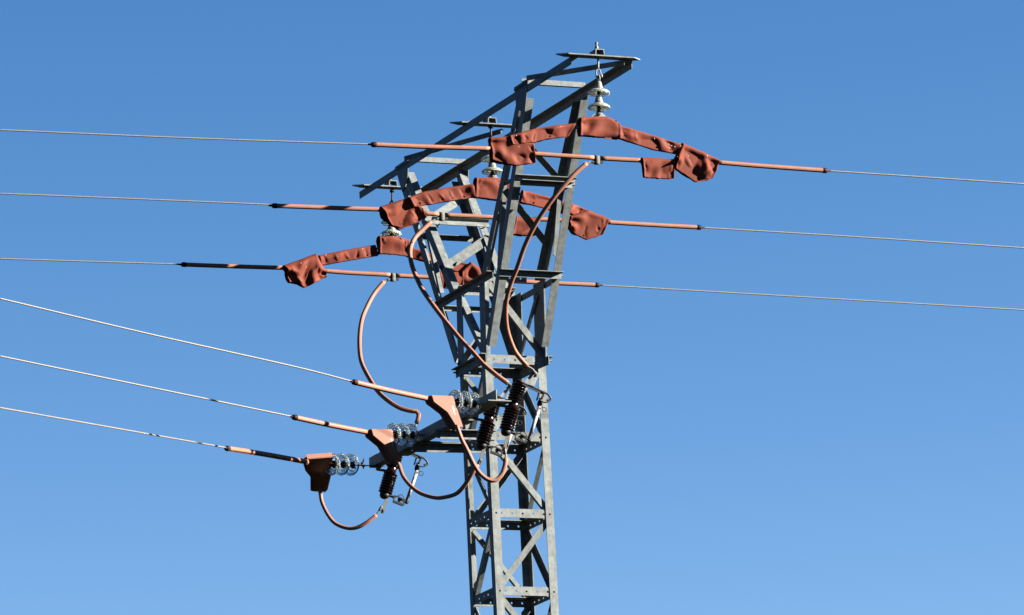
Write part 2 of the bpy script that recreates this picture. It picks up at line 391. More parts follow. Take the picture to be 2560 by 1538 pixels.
# hanger plates with tapered ends and the boxes on them
LP = 3.1388
for yy in (-LP, 0, LP):
    bm = bmesh.new(); h = .52; t = .065
    pts = [(-h, 0), (-h+.13, -t), (h-.1, -t), (h, 0), (h-.1, t), (-h+.13, t)]
    prism(bm, [V((x, yy+y, tz(yy)+.002)) for x, y in pts], [V((x, yy+y, tz(yy)+.016)) for x, y in pts])
    part('hanger_plate', bm)
    bm = bmesh.new(); wq, hq, lq = .055, .068, .17
    prof = [(-wq-.004, 0), (-wq+.004, hq), (wq-.004, hq), (wq+.004, 0), (wq-.006, 0), (wq-.014, hq-.010), (-wq+.014, hq-.010), (-wq+.006, 0)]
    y0 = yy-.06
    prism(bm, [V((x, y0, tz(yy)+.018+z)) for x, z in prof], [V((x, y0+lq, tz(yy)+.018+z)) for x, z in prof]); part('hanger_channel', bm)
    bm = bmesh.new(); lathe(bm, (-.012, yy, .08), Z, [(.022, 0), (.022, .025), (.013, .025), (.013, .055), (.017, .055), (.017, .075), (0, .078)], 10)
    part('bolt', bm, BOLT)

# --- side bar that carries the tap-off line (long angle left of the tower) and its stays
XC = -.97
cz0 = atX(1240, 980, XC); cz1 = atX(922, 1139, XC); ZC = (cz0.z+cz1.z)/2
bm = bmesh.new(); L(bm, (XC, cz0.y, ZC-.12), (XC, cz1.y, ZC-.12), (0, 0, 1), (1, 0, 0), .12, .12, .011); part('side_bar', bm, STEEL)
for c_, a_, b_ in (((XC+.02, cz0.y+.1, ZC-.137), .28, .30), ((XC+.06, -.9, ZC-.137), .2, .25), ((XC+.06, .9, ZC-.137), .2, .25)):
    bm = bmesh.new(); box(bm, c_, X, Y, Z, a_, b_, .012); part('gusset_plate', bm)
for yy in (-W0, W0):
    bm = bmesh.new(); perf(bm, (XC-.02, yy-.016, ZC-.235), (-.30, yy-.016, -3.86), Z, .095, .008, [.12, .3, .48])
    box(bm, ((XC-.02-.30)/2, yy-.016-.045, (ZC-.235-3.86)/2+.095), V((1, 0, (-3.86-ZC+.235)/(.65))).normalized(), Y, Z, .66, .085, .008)
    part('stay_bar', bm)

# ================================================================== suspension strings
def bare(bm, pts, r, seg=10): sweep(bm, resample(pts, .02), circ(r, seg))
def glass_disc(bm, c, ax, R, s=1.0):
    # thin toughened-glass dish: rolled rim, two ribs below
    t = .007; up = [(.043, -.024), (R*.45, -.022), (R*.70, -.013), (R*.88, .002), (R*.96, .011)]
    rim = [(R+math.cos(a)*.0075-.0075, .024+math.sin(a)*.011) for a in [math.radians(q) for q in (-120, -60, -10, 40, 90, 140)]]
    dn = [(R*.91, .016), (R*.80, .004), (R*.785, .022), (R*.755, .022), (R*.74, -.004), (R*.58, -.011), (R*.565, .016), (R*.535, .016), (R*.52, -.013), (.043, -.015)]
    lathe(bm, c, ax, [(r, h*s) for r, h in up+rim+dn], 48, cap=False)
def suspension(q_top, q_bot, yy, d1, d2, lab):
    top = V((atY(*q_top, yy).x, yy, .0)); bot = atY(*q_bot, yy); ax = (bot-top).normalized()
    o = thing('suspension_insulator', lab, 'insulator', tuple(top), 'suspension insulator strings under the cross-arm')
    c1, c2 = atY(*d1, yy), atY(*d2, yy)
    # put both discs exactly on the string axis
    c1 = top+ax*(c1-top).dot(ax); c2 = top+ax*(c2-top).dot(ax)
    bm = bmesh.new()
    capt = c1-ax*.115
    mid = top.lerp(capt, .52)
    bare(bm, [top+Z*.01, top-Z*.06, mid-X*.0], .012)
    cyl(bm, top-Z*.001, top-Z*.03, .028, 12)
    lo = capt-ax*.02
    ring = [mid+V((math.sin(a)*.028, 0, -.05+.05*math.cos(a)))for a in [k*math.pi/8 for k in range(16)]]
    sweep(bm, ring, circ(.009, 8), closed=True)
    ring = [mid-Z*.115+V((0, math.sin(a)*.026, .04*math.cos(a))) for a in [k*math.pi/8 for k in range(16)]]
    sweep(bm, ring, circ(.010, 8), closed=True)
    cyl(bm, mid+V((-.035, 0, -.09)), mid+V((.035, 0, -.09)), .010, 8); box(bm, mid+V((.03, -.012, -.085)), X, Y, Z, .02, .03, .03)
    cyl(bm, mid-Z*.13, capt, .014, 10)
    obj('shackle', bm, CAPM if yy < -1 else DARK, o, True)  # middle and far shackles: shade put into a darker material
    for c in (c1, c2):
        bm = bmesh.new(); lathe(bm, c-ax*.115, ax, [(0, 0), (.020, 0), (.032, .008), (.037, .03), (.043, .055), (.050, .078), (.052, .092), (.044, .098), (0, .098)], 24, cap=False)
        obj('metal_cap', bm, CAPM, o, True)
        bm = bmesh.new(); glass_disc(bm, c, ax, .1275); obj('glass_disc', bm, GLASS_A, o, True)
        bm = bmesh.new(); lathe(bm, c-ax*.01, ax, [(.040, 0), (.036, .012), (.018, .02), (.018, .05), (0, .05)], 14, cap=False); obj('pin', bm, DARK, o, True)
    bm = bmesh.new(); e = c2+ax*.035; lathe(bm, e, ax, [(.018, 0), (.026, .005), (.026, .05), (.016, .06), (0, .06)], 12, cap=False)
    cyl(bm, e+ax*.035-X*.01, e+ax*.035+X*.045, .006, 8)
    obj('socket_eye', bm, DARK, o, True)
    bm = bmesh.new(); a = bot; plate(bm, [a+V((-.012, 0, .01)), a+V((.012, 0, .01)), a+V((.14, 0, -.085)), a+V((-.14, 0, -.085))], Y, .014)
    hexbolt(bm, a+V((0, -.007, -.022)), -Y, .02, .014, .02)
    obj('yoke_plate', bm, CAPM, o); return o, bot
S1, B1 = suspension((1493.5, 118), (1497.5, 281), -LP, (1495.4, 227.7), (1495.4, 263.8), 'nearest hanging glass insulator string, at the top right end of the cross-arm')
S2, B2 = suspension((1225, 289), (1231, 436.5), 0, (1230, 393.6), (1230, 424.7), 'hanging glass insulator string under the middle of the cross-arm')
S3, B3 = suspension((979, 455), (978, 588), LP, (977, 553), (977.4, 580.6), 'farthest hanging glass insulator string, at the lower left end of the cross-arm')

# ================================================================== conductors with insulating sleeves
TW = 2*math.pi/.30
def wire_mesh(pts, r=.0092):
    bm = bmesh.new(); sweep(bm, resample(pts, .0107), strand(r), twist=TW); return bm
def farwire(bm, p_in, p_out, r=.0088, sag=0):
    d = p_out-p_in; pts = [p_in+d*t+Z*(-sag*4*t*(1-t)) for t in [k/24 for k in range(25)]]; sweep(bm, pts, circ(r, 8))
def cap_at(parent, p, d, m, r=.031, ln=.05):
    bm = bmesh.new(); lathe(bm, p, d, [(.010, -.05), (.012, -.02), (.016, -.006), (r*.85, -.002), (r*.97, .005), (r*1.0, ln*.7), (r*.96, ln)], 16)
    return obj('end_cap', bm, m, parent, True)
def conductor(yy, wl, sl, mids, sr, wr, caps, lab):
    o = thing('conductor', lab, 'power line', tuple(atY(*mids[0][0], yy)), 'upper conductors running across the tower')
    P = lambda q: atY(*q, yy)
    pts = [P(q) for q in wl]+[P(q) for q in sl[1:]]+[P(q) for m_ in mids for q in m_]+[P(q) for q in sr]+[P(q) for q in wr[1:]]
    pts.sort(key=lambda p: p.x)
    # smooth, single strand through everything
    pp = [pts[0]]
    for p in pts[1:]:
        if p.x-pp[-1].x > .5: pp.append(p)
    bm = wire_mesh(pp)
    a, b = pp[0], pp[-1]; sl0 = (pp[1]-pp[0]); sl1 = (pp[-1]-pp[-2])
    farwire(bm, a, a+V((-70, 0, -70*sl0.z/sl0.x-1.0)), sag=.6); farwire(bm, b, b+V((70, 0, 70*sl1.z/sl1.x-1.0)), sag=.6)
    obj('stranded_wire', bm, WIRE, o, True)
    for seg_ in [sl]+mids+[sr]:
        bm = bmesh.new(); path = resample([P(q) for q in seg_], .06)
        sweep(bm, path, seam(.0262), up=V((0, -.85, .5))); obj('insulating_sleeve', bm, SLEEVE, o, True)
    cap_at(o, P(sl[0]), P(sl[1])-P(sl[0]), caps[0]); cap_at(o, P(sr[-1]), P(sr[-2])-P(sr[-1]), caps[1])
    return o
conductor(-LP, [(0, 325), (465, 345), (930, 361)], [(930, 361.5), (1060, 367), (1225, 372)], [[(1325, 384), (1405, 389.5), (1484, 394.5)], [(1500.5, 396), (1560, 399), (1608, 401.5)]],
          [(1792, 406), (1900, 415), (2067, 427)], [(2067, 427), (2310, 443), (2560, 460)], (REDTAPE, REDTAPE), 'uppermost bare overhead conductor with salmon sleeves, hung from the right end of the cross-arm')
conductor(0, [(0, 484), (340, 497.5), (680, 512)], [(682, 514.5), (820, 519.5), (955, 524)], [[(1054, 533), (1096, 536)], [(1112, 537.5), (1234, 543.5), (1290, 546.5)], [(1335, 548), (1425, 551)]],
          [(1515, 555.5), (1620, 562), (1752, 569)], [(1752, 569), (2150, 593), (2560, 620)], (TAPE, TAPE), 'middle overhead conductor with salmon sleeves, hung under the centre of the cross-arm')
conductor(LP, [(0, 647), (225, 654), (453, 661)], [(455, 661.5), (580, 666), (712, 670)], [[(806, 677), (870, 682), (975, 687.5)], [(989, 689), (1098, 694.5)], [(1152, 697), (1200, 699)]],
          [(1215, 700), (1340, 706), (1497, 713)], [(1497, 713), (2030, 744), (2560, 775)], (TAPE, TAPE), 'lowest of the three long conductors, hung from the far left end of the cross-arm')

# wedge connectors where the upper jumpers are clamped on
def connector(q, yy, lab):
    c = atY(*q, yy); o = thing('wedge_connector', lab, 'connector', tuple(c), 'wedge connectors on the upper conductors')
    bm = bmesh.new(); prof = []
    for k in range(9): a = math.pi*(.0+k/8); prof.append((math.cos(a)*.029, math.sin(a)*.029+.010))
    for k in range(9): a = math.pi*(1+k/8); prof.append((math.cos(a)*.019, math.sin(a)*.019-.052))
    inner = [(x*.75, z*.8-.002) for x, z in prof]
    n = len(prof); x0, x1 = -.030, .030
    A = [bm.verts.new(c+V((x0, y, z))) for y, z in prof]; B = [bm.verts.new(c+V((x1, y, z))) for y, z in prof]
    for i in range(n): bm.faces.new((A[i], A[(i+1) % n], B[(i+1) % n], B[i]))
    bm.faces.new(A); bm.faces.new(B[::-1])
    obj('clip', bm, STEEL2, o, True)
    bm = bmesh.new(); plate(bm, [c+V((-.045, 0, -.012)), c+V((.075, 0, -.02)), c+V((.075, 0, -.05)), c+V((-.045, 0, -.055))], Y, .024); obj('wedge', bm, DARK, o)
    return o
connector((1491.5, 397), -LP, 'small grey wedge clip on the uppermost conductor')
connector((1104, 538.5), 0, 'small grey wedge clip on the middle conductor')
connector((981.5, 690.5), LP, 'small grey wedge clip on the lowest long conductor')

# ================================================================== folded rubber covers
def poly_at(pts, s):
    d = [0]
    for a, b in zip(pts, pts[1:]): d.append(d[-1]+(b-a).length)
    t = s*d[-1]
    for i in range(len(pts)-1):
        if t <= d[i+1] or i == len(pts)-2:
            f = (t-d[i])/max(1e-9, d[i+1]-d[i]); return pts[i].lerp(pts[i+1], f)
def cover(yy, top, bot, lab, grp, rivets, seed, r=.032, amp=.02, m=COVER, yoff=0.0, specks=0):
    rnd = random.Random(seed)
    Tp = [atY(*q, yy) for q in top]; Bp = [atY(*q, yy) for q in bot]
    ln = sum((b-a).length for a, b in zip(Tp, Tp[1:])); dep = (Tp[len(Tp)//2]-Bp[len(Bp)//2]).length
    nu = max(8, int(ln/.011)); nv = max(9, int(dep/.011)+2)
    o = None; bm = bmesh.new(); fr = []; grid = {}
    dents = [[(rnd.random(), rnd.uniform(.25, 1.05), rnd.uniform(.05, .10), rnd.uniform(-1, 1.0), rnd.uniform(0, math.pi), rnd.uniform(1.3, 3.0)) for _ in range(int(2+ln*dep*60))] for _ in (0, 1)]
    for (ru, rv, _r) in rivets:        # the fasteners pull the sheet in and leave a fold above them
        dents[0].append((ru, rv, .022, -.007/amp, 0, 1)); dents[0].append((ru+rnd.uniform(-.02, .02), rv-.22, .020, rnd.choice((-.011, .009))/amp, rnd.uniform(-.5, .5), 2.6))
    def yo(side, u, v, x, z):
        # draped: half round over the rod, then the two flaps close towards the fasteners
        prof = r*math.sqrt(max(0, 1-(1-min(v/.16, 1))**2)) if v < .16 else r*(1-.62*((v-.16)/.84)**1.2)
        flare = .018*max(0, 1-min(u, 1-u)/.06)*(.4+.6*v)
        d = 0
        for (cu, cv, rad, a, ang, el) in dents[side]:
            dx = (u-cu)*ln; dz = (v-cv)*dep
            p = dx*math.cos(ang)+dz*math.sin(ang); q = -dx*math.sin(ang)+dz*math.cos(ang)
            g_ = (p/rad)**2+(q/(rad*el))**2
            if g_ < 6: d += a*amp*math.exp(-g_*1.3)
        d += amp*.25*noise.noise(V((x*6, z*6+seed, side*9)))
        fade = min(1, v/.22)
        return max(min(.010, prof), prof+flare*fade+d*fade)
    for side in (0, 1):
        sg = -1 if side == 0 else 1
        for i in range(nu+1):
            u = i/nu; a = poly_at(Tp, u); b = poly_at(Bp, u)
            for j in range(nv+1):
                v = j/nv; p = a.lerp(b, v)
                if j == 0 and side == 1: grid[side, i, j] = grid[0, i, 0]; continue
                rag = 0.006*noise.noise(V((u*9, seed, v)))*v
                off = 0 if j == 0 else yo(side, u, v, p.x, p.z)
                grid[side, i, j] = bm.verts.new(p+V((0, sg*off+yoff, rag)))
        for i in range(nu):
            for j in range(nv):
                bm.faces.new((grid[side, i, j], grid[side, i+1, j], grid[side, i+1, j+1], grid[side, i, j+1]))
    rp = []
    for (u, v, rr) in rivets:
        i, j = min(nu-1, max(1, round(u*nu))), min(nv-1, max(1, round(v*nv)))
        c = grid[0, i, j].co.copy(); n = (grid[0, i+1, j].co-grid[0, i-1, j].co).cross(grid[0, i, j+1].co-grid[0, i, j-1].co).normalized()
        if n.y > 0: n = -n
        rp.append((c, n, rr))
    sp = [(grid[0, max(1, min(nu-1, int(rnd.random()*nu))), max(1, int(rnd.uniform(.05, .5)*nv))].co.copy()) for _ in range(specks)]
    o = obj('rubber_cover', bm, m, None, True)
    md = o.modifiers.new('thick', 'SOLIDIFY'); md.thickness = .004; md.offset = 0
    tag(o, lab, 'line cover', grp)
    for c, n, rr in rp:
        bm = bmesh.new(); rr *= 1.25; lathe(bm, c-n*.001, n, [(rr, 0), (rr, .002), (rr*.8, .004), (0, .004)], 12, cap=False)
        q = obj('rivet', bm, HOLE, None, True); q.parent = o
    for c in sp:
        bm = bmesh.new(); lathe(bm, c+V((0, -.0025, 0)), (0, -1, 0), [(.006*rnd.uniform(.5, 1), 0), (.004, .002), (0, .002)], 7, cap=False)
        q = obj('paint_fleck', bm, WHITE, None); q.parent = o
    return o
G = 'brick red rubber covers buttoned over the upper conductors'
def ribs(n, v=.8, r=.0125, a=.08, b=.92): return [(a+(b-a)*k/(n-1), v, r) for k in range(n)]
# nearest phase
cover(-LP, [(1223, 344), (1270, 341.5), (1329, 357)], [(1231, 399), (1265, 411), (1290, 415), (1337, 408)], 'big red flap cover left of the tower head on the uppermost conductor', G, [(.93, .62, .009), (.95, .83, .012)], 11, .05, .058, specks=2)
cover(-LP, [(1269, 342), (1335, 323.5), (1390, 315), (1435, 310.5)], [(1279, 364), (1328, 359), (1365, 350), (1417, 344)], 'long narrow red cover sloping up to the right end hanging insulator', G, [(.22, .75, .008), (.36, .75, .010), (.66, .8, .010)], 12, .030, .030, yoff=-.035, specks=2)
cover(-LP, [(1446, 296), (1480, 293), (1514, 293), (1537, 304), (1545, 313)], [(1447, 341), (1483, 344), (1543, 350)], 'broad red saddle cover directly below the right end insulator', G, [(.07, .34, .010), (.93, .22, .009), (.86, .08, .010)], 13, .05, .026, yoff=-.02)
cover(-LP, [(1543, 312), (1613, 332.5), (1699, 360)], [(1543, 347), (1590, 361), (1630, 374), (1701, 388)], 'long narrow red cover sloping down from the right end insulator with a white scrape', G, [(.09, .75, .013), (.28, .78, .011), (.62, .78, .012), (.83, .82, .012)], 14, .030, .030, specks=5)
cover(-LP, [(1685, 397), (1703, 358.5), (1750, 379), (1797, 402)], [(1686, 423), (1698, 430), (1735, 456), (1777, 448)], 'big crumpled red flap cover at the right end of the uppermost conductor', G, [(.62, .93, .010), (.88, .9, .010), (.9, .6, .009)], 15, .05, .055, yoff=-.02, specks=3)
cover(-LP, [(1602.5, 394.5), (1640, 395.5), (1684, 398.5)], [(1608, 444), (1641, 447), (1683, 448)], 'small square red flap hanging from the sleeve right of the wedge clip', G, [(.06, .68, .012), (.9, .72, .012)], 16, .04, .030)
# middle phase
cover(0, [(949, 517.5), (1015.5, 496), (1052, 520)], [(977, 563), (1004, 571), (1035, 561), (1061, 547)], 'big red flap cover left of the tower on the middle conductor', G, [(.05, .55, .012), (.35, .88, .012), (.7, .88, .008), (.92, .62, .012)], 21, .05, .058)
cover(0, [(1017, 496), (1054, 482), (1115, 471), (1176, 462.5)], [(1031, 519.5), (1052, 517), (1120, 506), (1184, 495)], 'long narrow red cover with four black rivets in front of the left struts', G, [(.12, .74, .012), (.30, .78, .012), (.47, .8, .012), (.63, .8, .014), (.83, .8, .012)], 22, .030, .024, yoff=-.035)
cover(0, [(1185.5, 445.5), (1230, 445), (1262, 449), (1286, 462)], [(1185.5, 495), (1244, 502), (1284, 507)], 'red saddle cover below the middle hanging insulator', G, [(.06, .17, .012), (.09, .50, .009), (.6, .78, .014)], 23, .05, .03, yoff=-.02)
cover(0, [(1305, 475), (1375, 493.5), (1440, 513), (1467, 526)], [(1300, 505.5), (1374, 525), (1420, 537), (1464, 542)], 'long narrow red cover seen through the right struts on the middle line', G, [(.03, .8, .011), (.2, .8, .012), (.9, .7, .010)], 24, .030, .034)
cover(0, [(1421, 543), (1467, 526), (1519.5, 548)], [(1420, 572), (1438, 588), (1464, 601), (1503, 589)], 'big crumpled red flap cover right of the struts on the middle conductor', G, [(.45, .9, .010), (.86, .5, .010), (.8, .86, .010)], 25, .05, .058, yoff=-.02)
cover(0, [(1288, 541), (1338, 544)], [(1281, 586), (1300, 590), (1336, 591)], 'small red flap hanging between the near struts on the middle conductor', G, [], 26, .04, .03)
# far phase
cover(LP, [(707, 664.5), (750, 649.5), (789.5, 634.5), (802, 662), (812, 678)], [(722, 706), (745, 710), (762, 720), (790, 706), (815.5, 694)], 'leftmost big red flap cover, hanging clear against the sky', G, [(.10, .55, .012), (.14, .9, .014), (.45, .84, .013), (.7, .84, .013), (.93, .65, .012)], 31, .05, .048, specks=3)
cover(LP, [(794.5, 639.5), (867, 624.5), (937, 612.5)], [(801, 664), (867, 653), (946, 639.5)], 'long narrow red cover with five rivets left of the far insulator', G, ribs(5, .78, .012, .08, .82), 32, .030, .020, specks=2)
cover(LP, [(943.5, 591.5), (978, 590.5), (1018, 600)], [(946, 636), (984, 638), (1019.5, 642.5)], 'red saddle cover below the far left hanging insulator', G, [(.06, .22, .012), (.12, .46, .008), (.7, .15, .012), (.87, .3, .013), (.87, .55, .008)], 33, .05, .034, yoff=-.02)
cover(LP, [(1018.5, 617), (1054, 626), (1110, 643), (1170, 660)], [(1018.5, 642), (1061, 656), (1110, 670), (1166, 687)], 'long narrow red cover passing behind the left struts on the far line', G, [(.22, .7, .013), (.78, .3, .010), (.97, .8, .010)], 34, .030, .026)
cover(LP, [(1150, 680), (1174, 656), (1226, 690)], [(1152, 720), (1197, 733), (1214, 728)], 'big red flap cover hidden behind the tower waist on the far line', G, [], 35, .05, .04, yoff=-.02)
cover(LP, [(1095, 677), (1157, 682)], [(1101, 719), (1153, 721)], 'small red flap behind the left struts on the far line', G, [], 36, .04, .03)
# curved support bars the narrow covers are wrapped round
def archbar(yy, pts, lab):
    o = tag(obj('support_arch', (lambda b: (sweep(b, resample([atY(*q, yy) for q in pts], .03), [(-.004, -.014), (.004, -.014), (.004, .014), (-.004, .014)]), b)[1])(bmesh.new()), CAPM), lab, 'support bar', 'curved support bars inside the red covers')
archbar(-LP, [(1290, 352), (1360, 333), (1440, 320), (1496, 316), (1545, 328), (1620, 352), (1720, 385)], 'curved grey support bar inside the covers of the uppermost conductor')
archbar(0, [(1020, 510), (1110, 490), (1185, 478), (1232, 474), (1300, 486), (1375, 508), (1470, 545)], 'curved grey support bar inside the covers of the middle conductor')
archbar(LP, [(780, 656), (865, 640), (940, 622), (980, 618), (1025, 628), (1100, 652), (1185, 680)], 'curved grey support bar inside the covers of the far conductor')

# ================================================================== tap-off line: tension strings, clamp boxes, wires
PHI = math.radians(20.5); D = V((-math.cos(PHI), -math.sin(PHI), 0)); NB = V((-math.sin(PHI), math.cos(PHI), 0))  # NB points away from camera
def plane_at(P):
    return lambda q, off=0.0, n=NB: on(q[0], q[1], P+NB*off, n)
taps = [dict(S=(1207, 1010), discs=[(1141, 1004.5), (1163, 1008), (1185, 1010)], wire=[(0, 746.5), (364, 833), (729, 915), (880, 953.5)], sl=[(883, 955), (980, 978), (1079, 999)], cap=REDTAPE,
             box=[(1079, 988), (1133, 990), (1159, 1068), (1141.5, 1068), (1120, 1029.5), (1084.5, 1005)], tw=0,
             who='nearest'),
        dict(S=(1052, 1089), discs=[(986, 1087), (1008, 1088), (1030, 1088)], wire=[(0, 890.5), (364, 966), (729, 1041.5)], sl=[(733, 1043), (826, 1063), (929, 1083)], cap=TAPE,
             box=[(928.5, 1072.5), (981, 1073), (1001, 1151), (985, 1153), (963, 1111), (933, 1089)], tw=0, who='middle'),
        dict(S=(903, 1161), discs=[(832.5, 1161), (857, 1162.2), (880, 1162)], wire=[(0, 1019.5), (279, 1069), (563, 1119)], sl=[(566, 1121), (656, 1135), (767, 1155)], cap=TAPE,
             box=[(768, 1147.5), (833, 1142.5), (826, 1186), (815.5, 1231), (783.5, 1229.5), (783, 1195), (770, 1179), (766, 1165)], tw=67, th=.045, phi=26, wphi=39, who='far left')]
strpos = []
for i, t in enumerate(taps):
    PHI = math.radians(t.get('phi', 20.5)); D = V((-math.cos(PHI), -math.sin(PHI), 0)); NB = V((-math.sin(PHI), math.cos(PHI), 0))
    S = atX(*t['S'], XC-.03); pl = plane_at(S); t['pl'] = pl; t['S3'] = S
    who = t['who']
    o = thing('tension_insulator', {'nearest': 'three clear glass discs in a row against the tower, right of the upper clamp box', 'middle': 'three clear glass discs in a row, right of the middle clamp box', 'far left': 'three clear glass discs in a row against the sky, right of the dark clamp box'}[who], 'insulator', tuple(S), 'strain insulator strings of the tap-off line')
    c = [pl(q) for q in t['discs']]; ax = (c[0]-c[2]).normalized()
    for k in range(3):
        q = c[2]+ax*((c[0]-c[2]).length*(2-k)/2)
        bm = bmesh.new(); glass_disc(bm, q, ax, .132, 1.0); obj('glass_disc', bm, GLASS_B, o, True)
        bm = bmesh.new(); lathe(bm, q-ax*.10, ax, [(0, 0), (.022, 0), (.034, .010), (.038, .045), (.046, .07), (.048, .085), (0, .085)], 24, cap=False); obj('metal_cap', bm, CAPM, o, True)
        bm = bmesh.new(); lathe(bm, q-ax*.008, ax, [(.038, 0), (.034, .012), (.016, .02), (.016, .05), (0, .05)], 14, cap=False); obj('pin', bm, DARK, o, True)
    bm = bmesh.new(); e = c[2]-ax*.10
    cyl(bm, e, e-ax*.05, .014, 10)
    end = S if i < 2 else S
    sweep(bm, [e-ax*.05+V((0, math.sin(a)*.02, 0))+(-ax)*(.03-.03*math.cos(a)) for a in [k*math.pi/8 for k in range(16)]], circ(.008, 8), closed=True)
    cyl(bm, e-ax*.09, S if i < 2 else S+V((.02, 0, 0)), .011, 10)
    hexbolt(bm, e-ax*.08+Z*.01, V((.3, -.4, 1)), .018, .02, .05)
    if i == 2:
        q_ = atX(958, 1166, XC+.05); bar(bm, S+V((0, 0, -.012)), q_, X, .05, .014); hexbolt(bm, S.lerp(q_, .1)-Z*.012, -Z, .018, .02, .02); hexbolt(bm, S.lerp(q_, .85)-Z*.008, -Z, .018, .02, .02)
    obj('clevis', bm, CAPM if i < 2 else DARK, o, True)
    # wire and sleeve
    o = thing('tap_wire', {'nearest': 'uppermost bare wire of the three descending from the left edge to a salmon sleeve', 'middle': 'middle wire of the three descending from the left edge, black taped sleeve', 'far left': 'lowest wire of the three descending from the left edge, ending in the dark clamp box'}[who], 'power line', tuple(pl(t['sl'][-1])), 'descending tap-off wires')
    wa = math.radians(t.get('wphi', 20.5)); an = pl(t['sl'][-1]); nw = V((-math.sin(wa), math.cos(wa), 0)); plw = lambda q: on(q[0], q[1], an, nw)
    wp = [plw(q) for q in t['wire']]+[plw(q) for q in t['sl'][1:]]
    bm = wire_mesh(wp, .0095); d0 = (wp[0]-wp[1]).normalized(); farwire(bm, wp[0], wp[0]+d0*60+Z*2.0, sag=.5)
    obj('stranded_wire', bm, WIRE, o, True)
    bm = bmesh.new(); sweep(bm, resample([plw(q) for q in t['sl']], .05), seam(.030), up=V((0, -.85, .5))); obj('insulating_sleeve', bm, SLEEVE, o, True)
    cap_at(o, plw(t['sl'][0]), plw(t['sl'][1])-plw(t['sl'][0]), t['cap'], .033)
    # clamp box
    tw = math.radians(t['tw']); n = (NB*math.cos(tw)+Z*math.sin(tw)).normalized(); P0 = pl(t['box'][0]); th = t.get('th', .135)
    Pf = P0-NB*th/2
    F = [on(q[0], q[1], Pf, n) for q in t['box']]
    o = thing('clamp_cover', {'nearest': 'salmon plastic clamp box fully in sunlight beside the tower', 'middle': 'salmon plastic clamp box with a dark shadow stripe, half in shade', 'far left': 'dark shaded clamp box hanging alone against the sky, lower left'}[who], 'clamp cover', tuple(F[0]), 'plastic boxes over the tap-off clamps')
    bm = bmesh.new(); cen = sum(F, V())/len(F)
    A = [f for f in F]; Bk = [f+n*th for f in F]
    prism(bm, A, Bk)
    ff = [f for f in bm.faces if len(f.verts) == len(F)]
    r_ = bmesh.ops.bevel(bm, geom=[e_ for e_ in bm.edges], offset=.006, segments=2, affect='EDGES')
    obj('shell', bm, BOX, o)
    # flanged seam along the back, with clips
    bm = bmesh.new(); mid_n = n
    for a_, b_ in zip(range(len(F)), list(range(1, len(F)))+[0]):
        if b_ == 0 or a_ >= 2:
            pa, pb = F[a_]+n*th*.62, F[b_]+n*th*.62; out = ((pa+pb)/2-(cen+n*th*.62)); dd = (pb-pa).normalized(); out = ortho(out, dd); out = (out-n*out.dot(n)).normalized()
            plate(bm, [pa, pb, pb+out*.026, pa+out*.026], n, .009)
    out2 = V((0, 0, 1)); pa, pb = F[0]+n*th*.9, F[1]+n*th*.9; plate(bm, [pa, pb, pb+Z*.014, pa+Z*.014], n, .008)
    obj('seam_flange', bm, BOX, o)
    bm = bmesh.new()
    for f_ in (.25, .55, .8): 
        c_ = F[0].lerp(F[-1], f_)+n*th*.3; lathe(bm, c_-V((0, 0, .0)), (-n).cross((F[-1]-F[0]).normalized()), [(.007, 0), (.007, .004)], 8)
    obj('snap_button', bm, HOLE, o)
    # embossed white writing on the front face, running down the side
    ex = ortho(F[2 if i < 2 else 3]-F[1], n); 
    for txt, offd, sz in (('POA-1', .0, .036), ('l ı l ı ı l l ı', -.035, .016)):
        fc = bpy.data.curves.new('t', 'FONT'); fc.body = txt; fc.size = sz; fc.extrude = .0006; fc.align_x = 'CENTER'; fc.space_character = 1.05
        to = bpy.data.objects.new('t', fc); col.objects.link(to)
        bpy.context.view_layer.update(); me = bpy.data.meshes.new_from_object(to.evaluated_get(bpy.context.evaluated_depsgraph_get()))
        bpy.data.objects.remove(to)
        ey = (-n).cross(ex)        # up of the letters
        base = F[1].lerp(F[2 if i < 2 else 3], .42)
        inward = ortho(cen-base, ex); inward = (inward-n*inward.dot(n)).normalized()
        if i == 2:
            ex2 = -ex; ey2 = (-n).cross(ex2)
        else: ex2, ey2 = ex, ey
        org = base+inward*(.075-offd)-n*.0020
        M = Matrix((ex2, ey2, -n)).transposed().to_4x4(); M.translation = org
        me.transform(M); me.materials.append(WHITE)
        lo = bpy.data.objects.new('lettering', me); col.objects.link(lo); lo.parent = o; lo.location = -ROOTLOC[o]
    t['F'] = F; t['n'] = n; t['cen'] = cen

# ================================================================== fuse cut-outs
Y1 = -2.0
P = lambda x, y, dy=0: atY(x, y, Y1+dy)
c0 = P(1266, 1076); c1 = P(1299, 957); ax = (c1-c0).normalized()
root = thing('fuse_cutout', 'nearest brown porcelain fuse cutout, right of the tower front leg', 'fuse cutout', tuple(P(1289, 1020)), 'porcelain fuse cutouts with white fuse tubes')
ln = (c1-c0).length
def sheds(bm, a, n, pitch):
    prof = [(.0, 0), (.05, 0)]
    for k in range(n):
        h = k*pitch; prof += [(.052, h+.002), (.066, h+.006), (.080, h+.011), (.086, h+.016), (.084, h+.020), (.070, h+.020), (.054, h+.024), (.05, h+pitch)]
    prof.append((0, n*pitch)); lathe(bm, a, ax, prof, 32, cap=False)
pt = (ln-.075)/15.5
bm = bmesh.new(); sheds(bm, c0, 8, pt); obj('lower_insulator', bm, PORC, root, True)
bm = bmesh.new(); sheds(bm, c0+ax*(8*pt+.07), 7, pt); obj('upper_insulator', bm, PORC, root, True)
bm = bmesh.new(); lathe(bm, c0+ax*(8*pt-.005), ax, [(.05, 0), (.058, .01), (.058, .07), (.05, .08)], 24); obj('middle_band', bm, BANDP, root, True)
